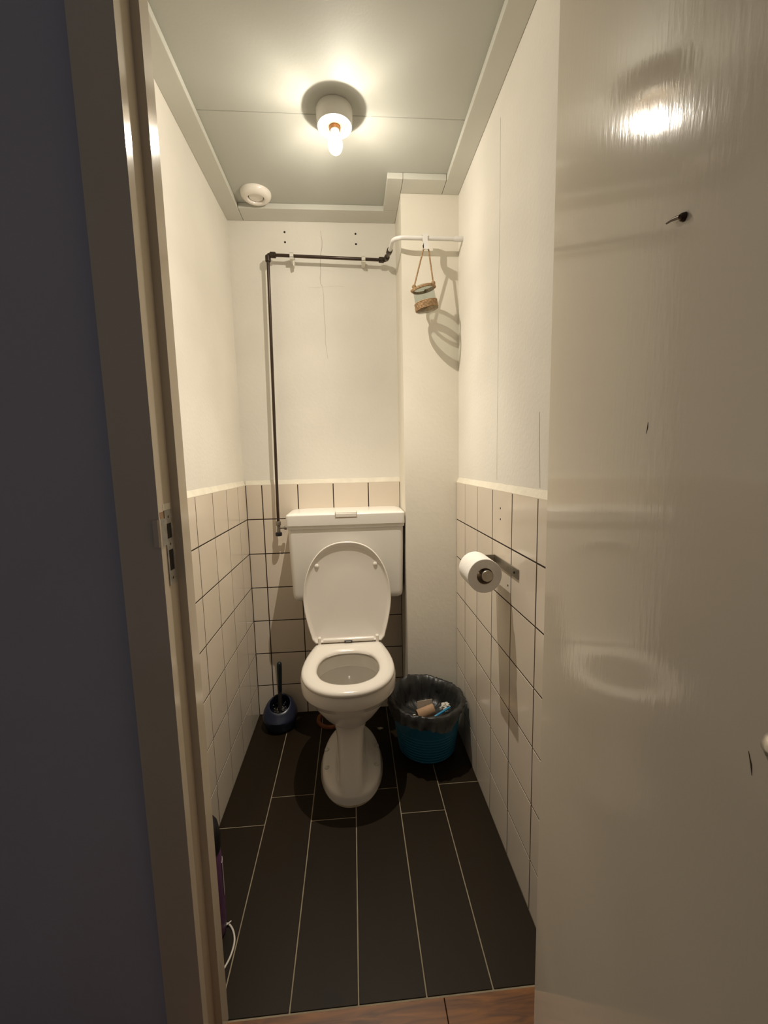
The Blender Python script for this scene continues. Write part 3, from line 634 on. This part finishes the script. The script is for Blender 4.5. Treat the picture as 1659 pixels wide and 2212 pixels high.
for k in range(260):
    a = random.uniform(0, 2*pi); h = random.uniform(0.040, 0.074); l = random.uniform(0.020, 0.030); e = random.uniform(-0.25, 0.35)
    p = Vector((BRX+0.005*cos(a), BRY+0.005*sin(a), h)); q = p+Vector((cos(a)*l, sin(a)*l, e*l)); bb.tube([p, q], 0.0009, 4)
hd_ = link('bristles', bb, 'bristle', tb); hd_['kind'] = 'stuff'
fl_ = B()
for k in range(34):
    a = random.uniform(0, 2*pi); r = random.uniform(0.008, 0.036); c0 = Vector((BRX+r*cos(a), BRY+r*sin(a), random.uniform(0.078, 0.086)+0.3*r*sin(a))); s_ = random.uniform(0.0008, 0.0017)
    fl_.box(c0.x-s_, c0.x+s_, c0.y-s_, c0.y+s_, c0.z-s_*0.5, c0.z+s_*0.5)
f2 = link('flecks', fl_, 'grime', tb); f2['kind'] = 'stuff'

# ================================================================== WASTE BIN
BN0 = Vector((0.725, -0.291, 0)); BN1 = Vector((0.718, -0.329, 0.236))
bn = thing('waste_bin', BN0, 'round teal blue plastic waste bin beside the toilet, lined with a black bag', 'waste bin')
NB = 144
def bring(t, r, jit=None):
    c = BN0.lerp(BN1, t); o = []
    for j in range(NB):
        a = 2*pi*j/NB; dr_, dz = jit(a) if jit else (0, 0); o.append((c.x+(r+dr_)*cos(a), c.y+(r+dr_)*sin(a), max(0.0, c.z+dz)))
    return o
prof = [(0.0, 0.094), (0.012, 0.102), (0.04, 0.1075)]
for k in range(9):
    t = 0.06+k*0.058; r = 0.1085+0.030*t
    prof += [(t, r), (t+0.004, r+0.0011), (t+0.012, r+0.0012), (t+0.016, r+0.0004)]
prof += [(0.62, 0.1262), (0.9, 0.1360), (0.97, 0.1375), (0.975, 0.1405), (1.0, 0.141), (1.004, 0.139), (0.998, 0.1355), (0.9, 0.133), (0.5, 0.118), (0.1, 0.102), (0.03, 0.095)]
link('bin_body', B().loft([bring(t, r) for t, r in prof]), 'binblue', bn, angle=30)
def nz(a, s, f): return noise.noise(Vector((cos(a)*f, sin(a)*f, s)))
def adir(a, a0, w): d = (a-a0+pi) % (2*pi)-pi; return math.exp(-(d/w)**2)
up = lambda a: 0.016*adir(a, radians(118), 0.8)+0.006*nz(a, 3, 2.5)
def cuff(a): # how far the bag hangs down outside
    return -(0.006+0.030*adir(a, radians(-105), 0.75)+0.034*adir(a, radians(-70), 0.27)+0.024*adir(a, radians(200), 0.5)+0.006*nz(a, 9, 2.2)+0.005*nz(a, 21, 6))
def wr(a, s, k): return 1.5*k*nz(a, s, 4.5)+k*1.6*nz(a, s+7, 11)+k*1.2*nz(a, s*1.5+3, 22)
bagr = [
  [bring(1.0, 0.1425, lambda a: (wr(a, 1, 0.004)+0.0065+0.004*adir(a, radians(-62), .7), cuff(a)))],
  [bring(1.0, 0.1435, lambda a: (wr(a, 1.4, 0.003)+0.0055, cuff(a)*0.66))],
  [bring(1.0, 0.1440, lambda a: (wr(a, 1.8, 0.0025)+0.0045, cuff(a)*0.30))],
  [bring(1.0, 0.1435, lambda a: (wr(a, 2.2, 0.0035)+0.002, 0.003+up(a)*0.7))],
  [bring(1.0, 0.1405, lambda a: (wr(a, 2.6, 0.0035), 0.0065+up(a)+0.004*nz(a, 12, 7)))],
  [bring(1.0, 0.1335, lambda a: (wr(a, 3.0, 0.0022)-0.001, 0.005+up(a)*0.9))],
  [bring(0.93, 0.1205, lambda a: (wr(a, 3.6, 0.0045)-0.001, 0.0))],
  [bring(0.82, 0.1140, lambda a: (wr(a, 4.4, 0.0060)-0.001, 0.0))],
  [bring(0.70, 0.1060, lambda a: (wr(a, 5.2, 0.0060)-0.001, 0.0))],
  [bring(0.64, 0.0900, lambda a: (wr(a, 6.2, 0.008), 0.004*nz(a, 2, 3)))],
  [bring(0.62, 0.0500, lambda a: (wr(a, 7.0, 0.005), 0.005*nz(a, 5, 3)))],
  [bring(0.62, 0.0100)],
]
bg_ = link('bin_bag', B().loft([r[0] for r in bagr], cap0=False, cap1=True), 'bag', bn, angle=80); bg_['label'] = 'crumpled black bin bag folded over the rim'
# rubbish in the bin
tbm = Matrix.Translation((0.713, -0.345, 0.183)) @ Matrix.Rotation(radians(12), 4, 'Z') @ Matrix.Rotation(radians(78), 4, 'Y') @ Matrix.Rotation(radians(0), 4, 'Z')
def tubeend(r, h): return [(r*(1+0.05*sin(2*a))*cos(a), r*0.86*sin(a), h) for a in [2*pi*j/36 for j in range(36)]]
ct = link('cardboard_tube', B().loft([tubeend(0.0225, -0.034), tubeend(0.0225, 0.034), tubeend(0.0212, 0.034), tubeend(0.0212, -0.034)], loop=True), 'card', xform=tbm)
tag(ct, 'empty brown cardboard roll tube lying in the bin bag', 'cardboard tube')
pk = link('card_scrap', B().box(-0.032, 0.032, -0.0012, 0.0012, -0.016, 0.018, 0.0008, 1), 'cardin', origin=(0.715, -0.318, 0.172), xform=Matrix.Translation((0.715, -0.3155, 0.196)) @ Matrix.Rotation(radians(10), 4, 'Z') @ Matrix.Rotation(radians(-8), 4, 'X'))
tag(pk, 'grey-brown torn card flap standing up behind the tube in the bin', 'card scrap')
crumple('tissue_wad', (0.655, -0.372, 0.176), 0.019, (1.15, 0.9, 0.75), 11.3, 'tissue', 'crumpled white tissue in the left of the bin', 'tissue', group='tissues in the bin')
crumple('tissue_wad', (0.795, -0.318, 0.184), 0.0165, (1.1, 0.8, 1.0), 5.7, 'tissue', 'crumpled white tissue in the right of the bin behind the blue stick', 'tissue', group='tissues in the bin')
sk = link('blue_stick', B().tube([(0.733, -0.392, 0.190), (0.738, -0.3905, 0.1915), (0.765, -0.377, 0.197), (0.800, -0.359, 0.204), (0.806, -0.356, 0.205)], 0.0045, 12, radii=[0.002, 0.0042, 0.0046, 0.0046, 0.002]), 'stick')
tag(sk, 'bright blue plastic stick poking out of the rubbish in the bin', 'stick')

# ================================================================== TOILET ROLL + HOLDER
RX, RZ = 0.8085, 0.833
hr = thing('roll_holder', (W, -0.70, 0.84), 'brushed steel toilet roll holder screwed to the right wall tiles', 'roll holder')
pl = link('wall_plate', B().box(W-0.0035, W-0.0005, -0.826, -0.648, 0.8395, 0.8665, 0.0008, 1), 'steel', hr)
for y in (-0.802,): link('screw', B().lathe([(0, -0.0052), (0.0026, -0.0050), (0.0036, -0.0036), (0.0036, 0)], (W-0.0005, y, 0.853), 14, 'x'), 'hole', pl)
link('arm', B().box(RX-0.004, W-0.003, -0.6515, -0.6485, 0.8395, 0.8665, 0.0008, 1), 'steel', hr)
link('rod', B().lathe([(0.008, 0.0), (0.008, 0.106), (0.0148, 0.107), (0.0156, 0.109), (0.0156, 0.117), (0.0148, 0.1185), (0.0, 0.1187)], (RX+0.003, -0.6515, RZ+0.003), 36, 'y'), 'steel', hr)
rl = thing('toilet_roll', (RX, -0.70, RZ-0.047), 'white toilet paper roll hanging on the steel holder', 'toilet roll')
def rrl(r): return r
b = B(); n = 64; rings = []
for (rad_, yy) in ((0.0228, -0.660), (0.0455, -0.660), (0.0468, -0.661), (0.0468, -0.757), (0.0455, -0.758), (0.0228, -0.758)):
    rg = []
    for j in range(n):
        a = 2*pi*j/n; k = 1+0.018*noise.noise(Vector((cos(a)*1.5, sin(a)*1.5, 2))) if rad_ > 0.03 else 1
        rg.append((RX+rad_*k*cos(a), yy, RZ+rad_*k*sin(a)))
    rings.append(rg)
link('paper', b.loft(rings, loop=True), 'paper', rl, angle=30)
link('core', B().lathe([(0.0227, 0.0005), (0.0227, 0.0975), (0.0218, 0.0975), (0.0218, 0.0005)], (RX, -0.660, RZ), 40, 'y', close=True), 'core', rl)

# ================================================================== PURPLE CAN + CABLE by the door
CX, CY = 0.073, -0.905
pc = thing('aerosol_can', (CX, CY, 0), 'tall purple can with a shiny black cap standing behind the left door jamb', 'can')
link('can_body', B().lathe([(0.0, 0.0), (0.034, 0.0), (0.0385, 0.004), (0.0405, 0.014), (0.0412, 0.04), (0.0405, 0.20), (0.0385, 0.232), (0.030, 0.246), (0.0, 0.246)], (CX, CY, 0), 40), 'purple', pc)
link('cap', B().lathe([(0.0395, 0.226), (0.0415, 0.236), (0.0410, 0.262), (0.0370, 0.290), (0.0280, 0.306), (0.014, 0.312), (0.0, 0.313)], (CX, CY, 0), 40), 'black', pc)
lb = B(); vs = []; fs = []
for i in range(13):
    a = radians(2+i*2.2)
    vs += [(CX+0.0417*cos(a), CY+0.0417*sin(a), 0.10), (CX+0.0417*cos(a), CY+0.0417*sin(a), 0.19), (CX+0.040*cos(a), CY+0.040*sin(a), 0.19), (CX+0.040*cos(a), CY+0.040*sin(a), 0.10)]
for i in range(12):
    for j in range(4): fs.append((i*4+j, i*4+(j+1) % 4, i*4+4+(j+1) % 4, i*4+4+j))
link('sticker', lb.add(vs, fs), 'label', pc)
cbp = [(0.06, -0.965), (0.078, -0.925), (0.096, -0.892), (0.112, -0.889), (0.127, -0.902), (0.1385, -0.925), (0.1405, -0.948), (0.136, -0.972), (0.124, -0.998), (0.106, -1.025), (0.080, -1.045)]
pts = []
for i in range(len(cbp)-1):
    p0, p1, p2, p3 = [Vector(cbp[max(0, min(len(cbp)-1, i+d))]) for d in (-1, 0, 1, 2)]
    for s in range(6):
        t = s/6; q = 0.5*((2*p1)+(p2-p0)*t+(2*p0-5*p1+4*p2-p3)*t*t+(3*p1-p0-3*p2+p3)*t**3); pts.append((q.x, q.y, 0.0024))
cb = link('white_cable', B().tube(pts, 0.0023, 10), 'cable')
tag(cb, 'loop of thin white cable on the dark floor beside the left jamb', 'cable')
ct2 = link('cable_tie', B().tube([(0.098, -0.906, 0.0062), (0.120, -0.886, 0.0062)], 0.0014, 8), 'cable')
tag(ct2, 'short straight white cable tie across the cable loop', 'cable tie')
